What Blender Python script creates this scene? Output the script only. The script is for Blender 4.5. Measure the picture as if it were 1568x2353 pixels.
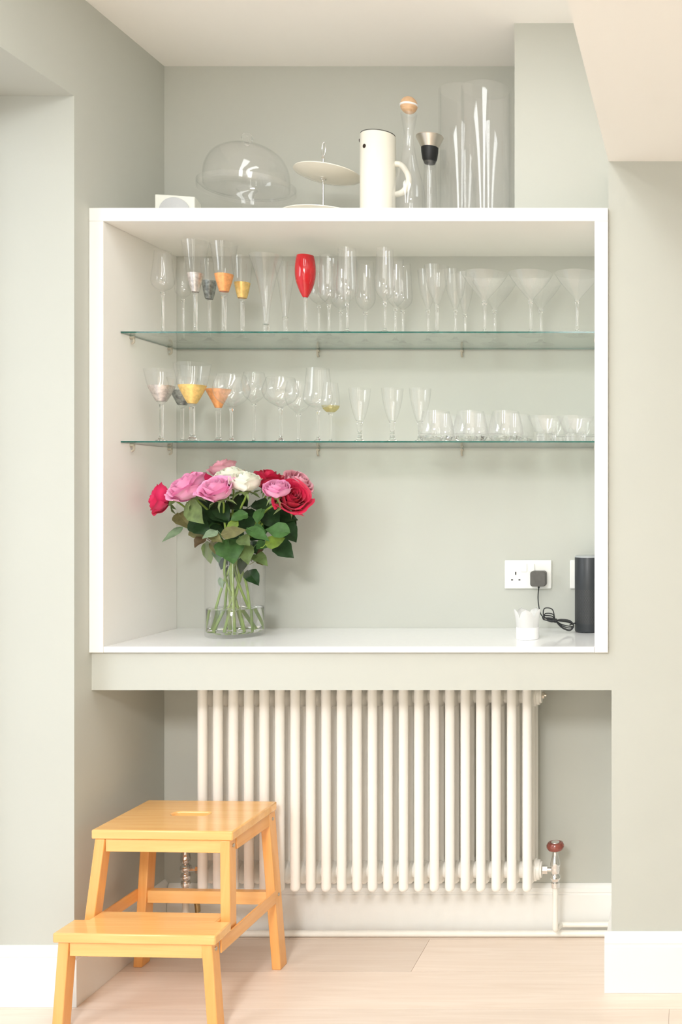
import bpy, bmesh, math, random
from mathutils import Vector, Matrix
R = random.Random(7)
SC = bpy.context.scene
COL = SC.collection
for o in list(bpy.data.objects): bpy.data.objects.remove(o)

# ------------------------------------------------------------ camera, world, light, exposure
F, U0, V0, ZC, YC = 2200.0, 1570.0, 1150.0, 1.334, 2.609
cd = bpy.data.cameras.new('camera'); cam = bpy.data.objects.new('camera', cd); COL.objects.link(cam)
cam.location = (0, -YC, ZC); cam.rotation_euler = (math.pi/2, 0, 0)
cd.sensor_fit = 'HORIZONTAL'; cd.sensor_width = 36; cd.lens = F/1568*36
cd.shift_x = -(U0-784)/1568; cd.shift_y = -(1176.5-V0)/1568
cd.clip_start = .05
SC.camera = cam
w = bpy.data.worlds.new('world'); SC.world = w; w.use_nodes = True
w.node_tree.nodes['Background'].inputs[0].default_value = (.95, .98, 1.0, 1)
w.node_tree.nodes['Background'].inputs[1].default_value = 1.08
SC.view_settings.view_transform = 'Standard'; SC.view_settings.look = 'None'
SC.view_settings.gamma = 1; SC.view_settings.use_curve_mapping = False
SC.view_settings.exposure = 0.05
SC.cycles.use_denoising = True
SC.cycles.max_bounces = 16; SC.cycles.transmission_bounces = 14
SC.cycles.transparent_max_bounces = 48
SC.cycles.glossy_bounces = 6; SC.cycles.diffuse_bounces = 6
SC.cycles.sample_clamp_indirect = 8

def area(name, loc, target, sx, sy, power, col=(1, 1, 1), spread=180):
    l = bpy.data.lights.new(name, 'AREA'); l.shape = 'RECTANGLE'; l.size = sx; l.size_y = sy
    l.energy = power; l.color = col; l.spread = math.radians(spread)
    o = bpy.data.objects.new(name, l); COL.objects.link(o); o.location = loc
    o.rotation_euler = (Vector(target)-Vector(loc)).to_track_quat('-Z', 'Y').to_euler()
    return o
area('patio_sky', (-2.9, -2.1, 2.3), (-.9, -1.9, 0), 1.2, 1.2, 24, (.92, .97, 1))
area('rear_window_daylight', (-1.3, -5.2, 1.45), (-1.1, 0, 1.2), .18, 1.9, 6, (.95, .98, 1))
area('rear_glazed_door_daylight', (.15, -5.2, 1.25), (-.7, 0, 1.0), .20, 2.1, 6, (.95, .98, 1))
area('rooflight_rear', (-.2, -3.9, 2.67), (-.2, -3.89, 0), 1.5, 1.2, 300, (.98, .985, 1))
area('rooflight_left_pane', (-1.0, -1.2, 2.67), (-1.0, -1.19, 0), .20, 1.6, 7.8, (.95, .98, 1))
area('rooflight_right_pane', (-.52, -1.2, 2.67), (-.52, -1.19, 0), .20, 1.6, 7.8, (.95, .98, 1))

# ------------------------------------------------------------ helpers
def P(u, v, s):            # a point of the place, s = metres per picture pixel at its distance
    s = s/1000
    return Vector(((u-U0)*s, s*F-YC, ZC-(v-V0)*s))
def PX(u, s): return (u-U0)*s/1000
def PY(s): return s*F/1000-YC
def PZ(v, s): return ZC-(v-V0)*s/1000

MAT = {}
def nodes(name):
    m = bpy.data.materials.new(name); m.use_nodes = True; nt = m.node_tree
    return m, nt, nt.nodes['Principled BSDF']
def N(nt, t, **k):
    n = nt.nodes.new(t)
    for a, b in k.items(): setattr(n, a, b)
    return n
def mat(name, col, rough=.5, metal=0, spec=.5, coat=0, noise=None, bump=None, trans=0, ior=1.45, sss=0):
    if name in MAT: return MAT[name]
    m, nt, b = nodes(name)
    b.inputs['Base Color'].default_value = (*col, 1); b.inputs['Roughness'].default_value = rough
    b.inputs['Metallic'].default_value = metal; b.inputs['Specular IOR Level'].default_value = spec
    b.inputs['Coat Weight'].default_value = coat; b.inputs['Transmission Weight'].default_value = trans
    b.inputs['IOR'].default_value = ior
    if sss: b.inputs['Subsurface Weight'].default_value = sss; b.inputs['Subsurface Radius'].default_value = (.01, .01, .01)
    tc = N(nt, 'ShaderNodeTexCoord')
    if noise:
        sc, amt = noise
        n = N(nt, 'ShaderNodeTexNoise'); n.inputs['Scale'].default_value = sc; n.inputs['Detail'].default_value = 3
        nt.links.new(tc.outputs['Object'], n.inputs['Vector'])
        r = N(nt, 'ShaderNodeMapRange'); r.inputs['To Min'].default_value = 1-amt; r.inputs['To Max'].default_value = 1+amt
        r.inputs['From Min'].default_value = .3; r.inputs['From Max'].default_value = .7
        nt.links.new(n.outputs['Fac'], r.inputs['Value'])
        x = N(nt, 'ShaderNodeVectorMath', operation='SCALE'); x.inputs[0].default_value = col
        nt.links.new(r.outputs[0], x.inputs['Scale']); nt.links.new(x.outputs[0], b.inputs['Base Color'])
    if bump:
        sc, st = bump
        n = N(nt, 'ShaderNodeTexNoise'); n.inputs['Scale'].default_value = sc
        nt.links.new(tc.outputs['Object'], n.inputs['Vector'])
        q = N(nt, 'ShaderNodeBump'); q.inputs['Strength'].default_value = st; q.inputs['Distance'].default_value = .001
        nt.links.new(n.outputs['Fac'], q.inputs['Height']); nt.links.new(q.outputs[0], b.inputs['Normal'])
    MAT[name] = m
    return m

def thin_glass(name, tint=(1, 1, 1), f0=.04, k=1.0, rough=.01, painted_glare=.012):
    """a wall of clear glass: each surface passes light on and mirrors by its angle"""
    m = bpy.data.materials.new(name); m.use_nodes = True; nt = m.node_tree
    nt.nodes.remove(nt.nodes['Principled BSDF']); out = nt.nodes['Material Output']
    lw = N(nt, 'ShaderNodeLayerWeight'); lw.inputs['Blend'].default_value = .5
    pw = N(nt, 'ShaderNodeMath', operation='POWER'); pw.inputs[1].default_value = 4.0
    ma = N(nt, 'ShaderNodeMath', operation='MULTIPLY_ADD'); ma.inputs[1].default_value = (1-f0)*k; ma.inputs[2].default_value = f0
    nt.links.new(lw.outputs['Facing'], pw.inputs[0]); nt.links.new(pw.outputs[0], ma.inputs[0])
    t = N(nt, 'ShaderNodeBsdfTransparent'); t.inputs[0].default_value = (*tint, 1)
    g = N(nt, 'ShaderNodeBsdfGlossy'); g.inputs['Roughness'].default_value = rough
    mx = N(nt, 'ShaderNodeMixShader')
    nt.links.new(ma.outputs[0], mx.inputs[0]); nt.links.new(t.outputs[0], mx.inputs[1]); nt.links.new(g.outputs[0], mx.inputs[2])
    df = N(nt, 'ShaderNodeBsdfDiffuse'); df.inputs[0].default_value = (.95, .95, .93, 1)  # white mixed into the glass colour, painted stand-in for reflected window light
    m3 = N(nt, 'ShaderNodeMixShader'); m3.inputs[0].default_value = painted_glare
    nt.links.new(mx.outputs[0], m3.inputs[1]); nt.links.new(df.outputs[0], m3.inputs[2])
    nt.links.new(m3.outputs[0], out.inputs['Surface'])
    MAT[name] = m
    return m

def tag(o, label=None, cat=None, group=None, kind=None):
    if label: o['label'] = label
    if cat: o['category'] = cat
    if group: o['group'] = group
    if kind: o['kind'] = kind
    return o
def empty(name, loc=(0, 0, 0), rz=0, **k):
    o = bpy.data.objects.new(name, None); COL.objects.link(o); o.location = loc; o.rotation_euler = (0, 0, rz)
    o.empty_display_size = .02
    return tag(o, **k)
def obj(name, bm, m, parent=None, smooth=True, bevel=0, loc=None, rot=None, **k):
    me = bpy.data.meshes.new(name)
    bmesh.ops.recalc_face_normals(bm, faces=bm.faces)
    bm.to_mesh(me); bm.free()
    for x in (m if isinstance(m, (list, tuple)) else [m]): me.materials.append(x)
    o = bpy.data.objects.new(name, me); COL.objects.link(o)
    if parent: o.parent = parent
    if loc is not None: o.location = loc
    if rot is not None: o.rotation_euler = rot
    if smooth:
        me.polygons.foreach_set('use_smooth', [True]*len(me.polygons))
        me.set_sharp_from_angle(angle=math.radians(38))
    if bevel:
        b = o.modifiers.new('bevel', 'BEVEL'); b.width = bevel; b.segments = 2; b.limit_method = 'ANGLE'
        b.angle_limit = math.radians(40)
    return tag(o, **k)
def box(bm, a, b):
    vs = [bm.verts.new((x, y, z)) for x in (a[0], b[0]) for y in (a[1], b[1]) for z in (a[2], b[2])]
    for f in ((0, 1, 3, 2), (4, 6, 7, 5), (0, 4, 5, 1), (2, 3, 7, 6), (0, 2, 6, 4), (1, 5, 7, 3)):
        bm.faces.new([vs[i] for i in f])
    return bm
def bx(a, b): return box(bmesh.new(), a, b)
def hexa(bm, bot, top):     # eight corners: two rings of four points
    v = [bm.verts.new(p) for p in list(bot)+list(top)]
    bm.faces.new(v[0:4][::-1]); bm.faces.new(v[4:8])
    for i in range(4): bm.faces.new((v[i], v[(i+1) % 4], v[4+(i+1) % 4], v[4+i]))
    return bm
def prism(bm, pts, ext):    # planar outline pushed along ext
    ext = Vector(ext)
    a = [bm.verts.new(Vector(p)) for p in pts]; b = [bm.verts.new(Vector(p)+ext) for p in pts]
    bm.faces.new(a); bm.faces.new(b[::-1]); n = len(pts)
    for i in range(n): bm.faces.new((a[i], a[(i+1) % n], b[(i+1) % n], b[i]))
    return bm
def lathe(bm, prof, n=40, c=(0, 0, 0), closed=False):
    """prof (r, z) turned about the vertical through c; r == 0 makes a pole"""
    rings = []
    for r, z in prof:
        if r < 1e-6: rings.append([bm.verts.new((c[0], c[1], c[2]+z))])
        else: rings.append([bm.verts.new((c[0]+r*math.cos(2*math.pi*i/n), c[1]+r*math.sin(2*math.pi*i/n), c[2]+z)) for i in range(n)])
    pairs = list(zip(rings, rings[1:])) + ([(rings[-1], rings[0])] if closed else [])
    for a, b in pairs:
        if len(a) == 1 and len(b) == 1: continue
        for i in range(n):
            j = (i+1) % n
            if len(a) == 1: bm.faces.new((a[0], b[j], b[i]))
            elif len(b) == 1: bm.faces.new((a[i], a[j], b[0]))
            else: bm.faces.new((a[i], a[j], b[j], b[i]))
    return bm
def tube(bm, pts, rad, n=10, caps=True):
    pts = [Vector(p) for p in pts]
    rads = rad if isinstance(rad, (list, tuple)) else [rad]*len(pts)
    t = (pts[1]-pts[0]).normalized(); ref = Vector((0, 0, 1)) if abs(t.z) < .9 else Vector((1, 0, 0))
    nrm = t.cross(ref).normalized(); rings = []
    for i, p in enumerate(pts):
        d = (pts[min(i+1, len(pts)-1)]-pts[max(i-1, 0)]).normalized()
        nrm = (nrm-d*nrm.dot(d)).normalized(); bi = d.cross(nrm)
        rings.append([bm.verts.new(p+(nrm*math.cos(2*math.pi*k/n)+bi*math.sin(2*math.pi*k/n))*rads[i]) for k in range(n)])
    for a, b in zip(rings, rings[1:]):
        for k in range(n): bm.faces.new((a[k], a[(k+1) % n], b[(k+1) % n], b[k]))
    if caps: bm.faces.new(rings[0][::-1]); bm.faces.new(rings[-1])
    return bm
def spline(pts, n=8):
    pts = [Vector(p) for p in pts]; out = []
    q = [pts[0]*2-pts[1]]+pts+[pts[-1]*2-pts[-2]]
    for i in range(1, len(q)-2):
        for k in range(n):
            t = k/n; a, b, c, d = q[i-1:i+3]
            out.append(.5*((2*b)+(c-a)*t+(2*a-5*b+4*c-d)*t*t+(3*b-a-3*c+d)*t**3))
    return out+[pts[-1]]
def prof_spline(pr, n=5): return [(max(p.x, 0), p.y) for p in spline([Vector((r, z, 0)) for r, z in pr], n)]

# ------------------------------------------------------------ materials
SAGE = (.53, .54, .49)
wall_m = mat('sage_paint', SAGE, .75, noise=(3, .012), bump=(240, .05), spec=.25)
ceil_m = mat('ceiling_paint', (.92, .90, .86), .8, bump=(200, .04), spec=.2)
white_m = mat('white_satin_wood', (.90, .88, .84), .35, noise=(5, .008), spec=.4)
panel_m = mat('cream_panel', (.80, .765, .70), .4, noise=(4, .01), spec=.4)
quartz_m = mat('white_quartz', (.88, .88, .88), .09, noise=(60, .01), spec=.6)
skirt_m = mat('white_gloss_paint', (.87, .865, .83), .3, noise=(5, .006))
rad_m = mat('radiator_enamel', (.91, .885, .83), .28, noise=(8, .008), spec=.5)
chrome_m = mat('chrome', (.85, .84, .83), .08, 1, noise=(30, .02))
brass_m = mat('aged_brass', (.38, .27, .13), .3, 1, noise=(60, .15))
glass_m = thin_glass('clear_glass', (1, 1, 1), .045, .35, painted_glare=.015)
bowl_m = thin_glass('wine_glass', (1, 1, 1), .045, .35, painted_glare=.015)
mart_m = thin_glass('cocktail_glass', (1, 1, 1), .05, .3, painted_glare=.035)
tumb_m = thin_glass('cut_glass', (1, 1, 1), .06, .4, painted_glare=.045)
speck_m = mat('polished_steel_trim', (.8, .78, .75), .1, 1)
solid_m = mat('solid_glass', (1, 1, 1), .0, trans=1, ior=1.45)
shelf_m = thin_glass('shelf_glass', (.94, .985, .955), .04)
edge_m = mat('green_glass_edge', (.02, .115, .09), .12, noise=(90, .25))
black_m = mat('black_plastic', (.012, .013, .014), .45, noise=(40, .1))

def leaf_mat(name, col):
    m = mat(name, col, .42, noise=(55, .22), spec=.4)
    return m
LEAF = {'d': leaf_mat('dark_leaf', (.035, .085, .028)), 'm': leaf_mat('green_leaf', (.10, .23, .065)),
        'l': leaf_mat('light_leaf', (.26, .36, .14)), 'p': leaf_mat('pale_leaf', (.34, .46, .30)),
        'o': leaf_mat('olive_leaf', (.27, .26, .11)), 'b': leaf_mat('brown_leaf', (.16, .11, .055)),
        'y': leaf_mat('yellow_green_leaf', (.27, .40, .06))}
stem_m = mat('rose_stem', (.22, .33, .055), .45, noise=(30, .3))

def wood(name, c1, c2, axis, rough, scale=1.0, knots=True, tone=False, coat=0):
    m, nt, b = nodes(name)
    tc = N(nt, 'ShaderNodeTexCoord'); mp = N(nt, 'ShaderNodeMapping')
    sc = [22*scale]*3; sc[axis] = 1.3*scale; mp.inputs['Scale'].default_value = sc
    src = tc.outputs['Object']
    if tone:
        at = N(nt, 'ShaderNodeAttribute'); at.attribute_name = 'tone'
        cx = N(nt, 'ShaderNodeCombineXYZ'); mu = N(nt, 'ShaderNodeMath', operation='MULTIPLY'); mu.inputs[1].default_value = 37
        nt.links.new(at.outputs['Fac'], mu.inputs[0]); nt.links.new(mu.outputs[0], cx.inputs[0]); nt.links.new(mu.outputs[0], cx.inputs[2])
        ad = N(nt, 'ShaderNodeVectorMath', operation='ADD'); nt.links.new(src, ad.inputs[0]); nt.links.new(cx.outputs[0], ad.inputs[1]); src = ad.outputs[0]
    nt.links.new(src, mp.inputs[0])
    n1 = N(nt, 'ShaderNodeTexNoise'); n1.inputs['Scale'].default_value = 2.2; n1.inputs['Detail'].default_value = 6; n1.inputs['Distortion'].default_value = 1.2
    nt.links.new(mp.outputs[0], n1.inputs['Vector'])
    cr = N(nt, 'ShaderNodeValToRGB'); cr.color_ramp.elements[0].position = .33; cr.color_ramp.elements[1].position = .68
    cr.color_ramp.elements[0].color = (*c1, 1); cr.color_ramp.elements[1].color = (*c2, 1)
    nt.links.new(n1.outputs['Fac'], cr.inputs[0]); col = cr.outputs[0]
    if tone:
        mr = N(nt, 'ShaderNodeMapRange'); mr.inputs['To Min'].default_value = .90; mr.inputs['To Max'].default_value = 1.05
        nt.links.new(at.outputs['Fac'], mr.inputs['Value'])
        vm = N(nt, 'ShaderNodeVectorMath', operation='SCALE'); nt.links.new(col, vm.inputs[0]); nt.links.new(mr.outputs[0], vm.inputs['Scale']); col = vm.outputs[0]
    if knots:
        vo = N(nt, 'ShaderNodeTexVoronoi'); vo.inputs['Scale'].default_value = 1.0
        m2 = N(nt, 'ShaderNodeMapping'); s2 = [5.]*3; s2[axis] = 2.2; m2.inputs['Scale'].default_value = s2
        nt.links.new(src, m2.inputs[0]); nt.links.new(m2.outputs[0], vo.inputs['Vector'])
        r2 = N(nt, 'ShaderNodeMapRange'); r2.inputs['From Min'].default_value = .012; r2.inputs['From Max'].default_value = .05
        r2.inputs['To Min'].default_value = .66; r2.inputs['To Max'].default_value = 1
        nt.links.new(vo.outputs['Distance'], r2.inputs['Value'])
        v2 = N(nt, 'ShaderNodeVectorMath', operation='SCALE'); nt.links.new(col, v2.inputs[0]); nt.links.new(r2.outputs[0], v2.inputs['Scale']); col = v2.outputs[0]
    nt.links.new(col, b.inputs['Base Color']); b.inputs['Roughness'].default_value = rough; b.inputs['Coat Weight'].default_value = coat
    b.inputs['Coat Roughness'].default_value = .08
    MAT[name] = m
    return m
oak_m = wood('whitewashed_oak', (.80, .665, .555), (.86, .735, .63), 0, .42, 1.0, True, True)
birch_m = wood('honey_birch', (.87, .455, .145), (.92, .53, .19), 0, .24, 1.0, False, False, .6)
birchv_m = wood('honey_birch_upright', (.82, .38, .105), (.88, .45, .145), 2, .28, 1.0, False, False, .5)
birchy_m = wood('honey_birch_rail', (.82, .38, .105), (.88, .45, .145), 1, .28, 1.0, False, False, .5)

# ------------------------------------------------------------ room shell
XL, YB, ZCE = -1.612, .3654, 2.683
YR = -.0745         # the reveal plane
bm = bmesh.new()    # left wall with the patio opening cut into it, drawn in y,z and given its thickness in x
out = [(1.0, 0), (1.0, ZCE), (-5.6, ZCE), (-5.6, 0), (-2.9, 0), (-2.9, 2.405), (YR, 2.405), (YR, 0)]
prism(bm, [(XL, y, z) for y, z in out], (-.3, 0, 0))
obj('wall_left', bm, wall_m, kind='structure', smooth=False)
bm = bx((XL-.3, YB, 0), (3, 1.0, ZCE)); obj('wall_back', bm, wall_m, kind='structure', smooth=False)
XR = -.2028
bm = bmesh.new()    # right wall and the beam under the cabinet are one plastered piece
pts = [(XL, .817), (-.1945, .817), (-.1945, 0), (3, 0), (3, 2.258), (XR, 2.258), (XR, .921), (XL, .921)]
prism(bm, [(x, 0, z) for x, z in pts], (0, YB, 0))
obj('wall_right', bm, wall_m, kind='structure', smooth=False)
bm = bx((-.4759, PY(1.2297), 2.128), (3, YB, ZCE)); obj('wall_chimney_breast', bm, wall_m, kind='structure', smooth=False)
bm = bx((XL-.3, -5.6, ZCE), (3, 1.0, ZCE+.15)); obj('ceiling', bm, ceil_m, kind='structure', smooth=False)
bm = bmesh.new()    # dropped box under the stairs
prism(bm, [(-.2016, PY(1.2297), 2.258), (3, PY(1.2297), 2.258), (3, -5, 2.258), (-.265, -5, 2.258)], (0, 0, ZCE-2.258))
obj('ceiling_bulkhead', bm, ceil_m, kind='structure', smooth=False)

obj('wall_rear', bx((XL-.3, -5.9, 0), (3.2, -5.6, ZCE)), wall_m, kind='structure', smooth=False)
obj('wall_far_right', bx((3, -5.6, 0), (3.2, 0, ZCE)), wall_m, kind='structure', smooth=False)
# floor: boards running across, one mesh
bm = bmesh.new(); lay = bm.faces.layers.float.new('tone')
box(bm, (XL-.35, -5.6, -.05), (3, 1.0, -.0025))
rowjoin = {2: [-.77], 1: [], 0: [-.036], 3: [-1.2]}
for k in range(-28, 4):
    y0 = -.2985+.2*k; y1 = y0+.2
    if y0 > .38: continue
    if k in rowjoin: js = rowjoin[k]
    else: js = [-1.9+R.random()*1.6+i*1.9 for i in range(3)]
    js = sorted(j for j in js if XL-.3 < j < 2.9)
    xs = [XL-.34]+js+[2.99]
    for a, b in zip(xs, xs[1:]):
        n0 = len(bm.faces); bm.faces.ensure_lookup_table()
        box(bm, (a+.0006, y0+.0006, -.0024), (b-.0006, y1-.0006, 0))
        bm.faces.ensure_lookup_table(); t = R.random()
        if k == 2: t = .15 if b < -.5 else .85
        if k == 1: t = .8
        if k == 0: t = .35
        for f in bm.faces[n0:]: f[lay] = t
obj('floor', bm, oak_m, kind='structure', smooth=False)

# baseboards: moulded profile
def baseboard(name, p0, p1, nrm, h=.157, d=.016):
    """profile swept straight from p0 to p1, nrm points into the room"""
    nrm = Vector(nrm); pr = [(0, 0), (d, 0), (d, h*.78), (d*.82, h*.80), (d*.82, h*.825), (d*.95, h*.84), (d*.8, h*.92), (d*.45, h*.97), (.003, h), (0, h)]
    bm = bmesh.new()
    prism(bm, [Vector(p0)+nrm*a+Vector((0, 0, z)) for a, z in pr], Vector(p1)-Vector(p0))
    return obj(name, bm, skirt_m, kind='structure', smooth=False)
baseboard('baseboard_left', (XL, YR-.016, .0005), (XL, YB-.0005, .0005), (1, 0, 0))
baseboard('baseboard_reveal', (XL-.243, YR, .0005), (XL+.014, YR, .0005), (0, -1, 0))
baseboard('baseboard_back', (XL+.017, YB, .0005), (-.1955, YB, .0005), (0, -1, 0), .146)
baseboard('baseboard_right', (-.1945-.018, 0, .0005), (3, 0, .0005), (0, -1, 0), .160, .018)
baseboard('baseboard_niche', (-.1945, YB-.017, .0005), (-.1945, 0, .0005), (-1, 0, 0), .160, .018)

# patio door frame in the left opening (just outside the photograph)
d1 = empty('door_1', (XL-.3, -1.5, 0), kind='structure')
frm = mat('grey_door_frame', (.30, .31, .31), .4)
for y0, y1 in ((YR-.06, YR-.001), (-2.899, -2.84), (-1.53, -1.46)):
    obj('door_post', bx((.001, y0+1.5, .001), (.056, y1+1.5, 2.404)), frm, d1)
obj('door_head', bx((.001, -2.84+1.5, 2.345), (.056, YR-.06+1.5, 2.404)), frm, d1)

# ------------------------------------------------------------ built-in display cabinet
YF = -.013; CZ0, CZ1 = .9212, 2.128
XI0, XI1 = -1.573, -.2397
cab = empty('display_cabinet', ((XI0+XI1)/2, YF, CZ0), label='built-in white open cabinet frame set into the alcove above the radiator', cat='cabinet')
def cb(name, a, b, m, **k):
    o = Vector(cab.location)
    return obj(name, bx(Vector(a)-o, Vector(b)-o), m, cab, bevel=.0012, **k)
cb('side_panel', (XL+.0005, YF, CZ0), (XI0, YB-.0005, 2.0916), white_m)
cb('side_panel', (XI1, YF, CZ0), (XR-.0003, YB-.0005, 2.0916), white_m)
cb('top_panel', (XL+.0005, YF, 2.0916), (XR-.0003, YB-.0005, 2.1278), white_m)
def lining(name, a, b): return cb(name, a, b, panel_m, label='warm cream inner lining panel')
ct = obj('countertop', bx((XI0+.0005, YF, .9213), (XI1-.0005, YB-.0005, .9375)), quartz_m, bevel=.0015)
tag(ct, 'glossy white countertop slab along the bottom of the cabinet under the vase', 'countertop')

# shelf pins belong to the cabinet, glass panes rest on them
SZ = {'u': 1.8065, 'l': 1.5005}
pin_m = mat('pin_plastic', (.60, .54, .44), .35, trans=.25)
def pin(x, y, z, n):
    o = Vector(cab.location); bm = bmesh.new()
    n = Vector(n); side = n.cross(Vector((0, 0, 1)))
    c = Vector((x, y, z))
    tube(bm, [c-n*.0, c+n*.012], .0045, 10)
    pts = [c+n*.006+Vector((0, 0, .002)), c+n*.010+Vector((0, 0, -.002)), c+n*.010+Vector((0, 0, -.012)), c+n*.004+Vector((0, 0, -.017))]
    tube(bm, spline(pts, 4), .0032, 8)
    bmesh.ops.translate(bm, verts=bm.verts, vec=-o)
    obj('shelf_pin', bm, pin_m, cab)
for key in ('u', 'l'):
    z = SZ[key]-.0046-.005
    for y in (.115, .315): pin(XI0, y, z, (1, 0, 0)); pin(XI1, y, z, (-1, 0, 0))
    for u in (733, 1063): pin(PX(u, 1.352), YB-.0005, z, (0, -1, 0))
def glass_shelf(z, label):
    bm = bx((XI0+.0012, .067, z-.0046), (XI1-.0012, .359, z))
    bm.normal_update()
    for f in bm.faces: f.material_index = 0 if abs(f.normal.z) > .5 else 1
    o = obj('glass_shelf', bm, [shelf_m, edge_m], smooth=False)
    tag(o, label, 'shelf', 'glass shelves in the cabinet')
glass_shelf(SZ['u'], 'upper clear glass shelf with green edge carrying flutes and martini glasses')
glass_shelf(SZ['l'], 'lower clear glass shelf with green edge carrying tumblers and balloon glasses')

# ------------------------------------------------------------ stemware and tumblers
BAND = {'silver': mat('silver_leaf', (.66, .62, .60), .32, .75, noise=(120, .22)),
        'grey': mat('grey_leaf', (.30, .32, .31), .35, .65, noise=(120, .4)),
        'copper': mat('copper_leaf', (.88, .40, .16), .38, .45, noise=(110, .14)),
        'gold': mat('gold_leaf', (.86, .60, .22), .36, .5, noise=(110, .14)),
        'amber': thin_glass('amber_film', (.93, .89, .70), .05, .3, painted_glare=.03)}
red_m = mat('red_glass', (.50, .008, .014), .12, coat=.6, noise=(30, .1))
def stemware(u, s, key, bowl, stem=6, foot=46, label='', kind='wine_glass', cat='glass', group='stemmed glasses on the upper shelf',
             band=None, bowlmat=None, stemflare=1.9, knob=None):
    """bowl: (picture row, full width) pairs from rim down to where it meets the stem; sizes at scale s"""
    zb = SZ[key]; k = s/1000
    c = Vector((PX(u, s), PY(s), zb+.0003))
    root = empty(kind, c, label=label, cat=cat, group=group)
    pr = [(wd/2*k, PZ(v, s)-c.z) for v, wd in bowl]          # rim first
    pr = prof_spline(pr, 5)[::-1]                             # bottom to rim
    sr = stem/2*k
    t = .0009
    zbot = pr[0][1]
    outer = [(sr*.9, zbot)]+[p for p in pr if p[0] > sr*.95]
    inner = [(max(r-t, .0004), z+(t if i == 0 else 0)) for i, (r, z) in enumerate(outer)]
    prof = outer+[(outer[-1][0]-t*.5, outer[-1][1]+t*.4)]+inner[::-1]
    prof = [(0, zbot)]+prof+[(0, inner[0][1]+t)]
    bm = lathe(bmesh.new(), prof, 36)
    obj('bowl', bm, bowlmat or bowl_m, root)
    fr = foot/2*k
    h = zbot
    jf = 1.8 if stem < 8 else (1.5 if kind.startswith('short') else 1.15)
    sp = [(sr*jf, h-.0002), (sr*(1+(jf-1)*.3), h-.006), (sr, h-.016)]
    if knob: sp += [(sr, h*.5+.006), (sr*knob, h*.5), (sr, h*.5-.006)]
    sp += [(sr*.95, h*.45 if not knob else h*.35), (sr, .02 if h > .05 else h*.3), (sr*stemflare*.8, .010 if h > .03 else h*.2), (sr*stemflare*1.6, .0045)]
    sp = prof_spline(sp, 4)
    obj('stem', lathe(bmesh.new(), [(0, sp[0][1])]+sp+[(0, sp[-1][1])], 20), solid_m, root)
    fp = [(0, .0048), (fr*.25, .0045), (fr*.6, .0022), (fr*.95, .0012), (fr, .0006), (fr*.97, 0), (0, 0)]
    obj('foot', lathe(bmesh.new(), fp, 32), glass_m, root)
    if band:
        v0, v1, cn = band; z1, z0 = PZ(v0, s)-c.z, PZ(v1, s)-c.z
        seg = [p for p in pr if z0 <= p[1] <= z1]
        def rad(z):
            for (r0, a), (r1, b) in zip(pr, pr[1:]):
                if a <= z <= b and b > a: return r0+(r1-r0)*(z-a)/(b-a)
            return pr[0][0]
        seg = [(rad(z0), z0)]+seg+[(rad(z1), z1)]
        bo = [(r+.0004, z) for r, z in seg]; bi = [(r+.0001, z) for r, z in seg][::-1]
        obj('painted_band', lathe(bmesh.new(), bo+bi, 36, closed=True), BAND[cn], root, label='%s painted band' % cn if cn != 'amber' else 'amber tinted band')
    return root
F1, F2, B1, B2 = 1.250, 1.265, 1.300, 1.318
G = 'stemmed glasses on the upper shelf'
def flute(u, s, top, wt, vb, **k): return stemware(u, s, 'u', [(top, wt), ((top+vb)/2, wt*.78), (vb-14, wt*.38), (vb, 7)], **k)
def tulip(u, s, key, top, wt, wm, vb, **k):     # wider low down, closing to the rim
    h = vb-top
    return stemware(u, s, key, [(top, wt), (top+h*.4, wt+(wm-wt)*.55), (top+h*.74, wm), (top+h*.88, wm*.72), (vb-5, wm*.30), (vb, 7)], **k)
# upper shelf, left to right
tulip(374, F1, 'u', 578, 36, 50, 672, foot=46, label='leftmost flute on upper shelf, plain clear, against the cabinet side', kind='champagne_flute')
tulip(421, B1, 'u', 600, 26, 36, 688, foot=42, label='plain clear small flute behind, between leftmost flute and silver-painted flute', kind='champagne_flute')
stemware(449, F1, 'u', [(556, 58), (600, 44), (635, 33), (668, 17), (674, 12)], 9, 44, 'tall flared glass with silver painted bowl base on upper shelf', 'flared_glass', band=(629, 671, 'silver'))
stemware(481, B1, 'u', [(598, 40), (640, 33), (668, 25), (686, 17), (690, 10)], 8, 40, 'dark grey painted flared glass on upper shelf behind silver and copper ones', 'flared_glass', band=(646, 687, 'grey'))
stemware(515, F1, 'u', [(560, 60), (600, 48), (632, 40), (668, 21), (680, 13)], 10, 46, 'tall flared glass with copper painted bowl base on upper shelf', 'flared_glass', band=(631, 670, 'copper'))
stemware(557, B1-.02, 'u', [(590, 46), (640, 37), (672, 26), (686, 18), (692, 11)], 9, 42, 'smaller flared glass with gold painted bowl base on upper shelf', 'flared_glass', band=(650, 685, 'gold'))
stemware(612, F1, 'u', [(588, 74), (620, 54), (660, 34), (700, 20), (735, 14), (745, 12)], 13, 42, 'clear trumpet flute with wide rim, right of the gold-painted glass', 'trumpet_flute')
stemware(656, B1, 'u', [(606, 50), (640, 36), (680, 24), (715, 15), (728, 11)], 11, 40, 'slim clear trumpet flute just left of the red glass', 'trumpet_flute')
stemware(702, F1, 'u', [(588, 38), (600, 43), (622, 46), (645, 42), (668, 27), (680, 15), (684, 10)], 8, 46, 'red glass champagne flute on clear stem on the upper shelf', 'champagne_flute', bowlmat=red_m)
tulip(733, B1, 'u', 604, 38, 46, 702, label='plain wine glass at the back, immediately right of the red flute')
tulip(756, 1.262, 'u', 588, 40, 48, 700, foot=48, label='tall clear tulip glass, in the front row directly right of the red flute', kind='tulip_glass')
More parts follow.
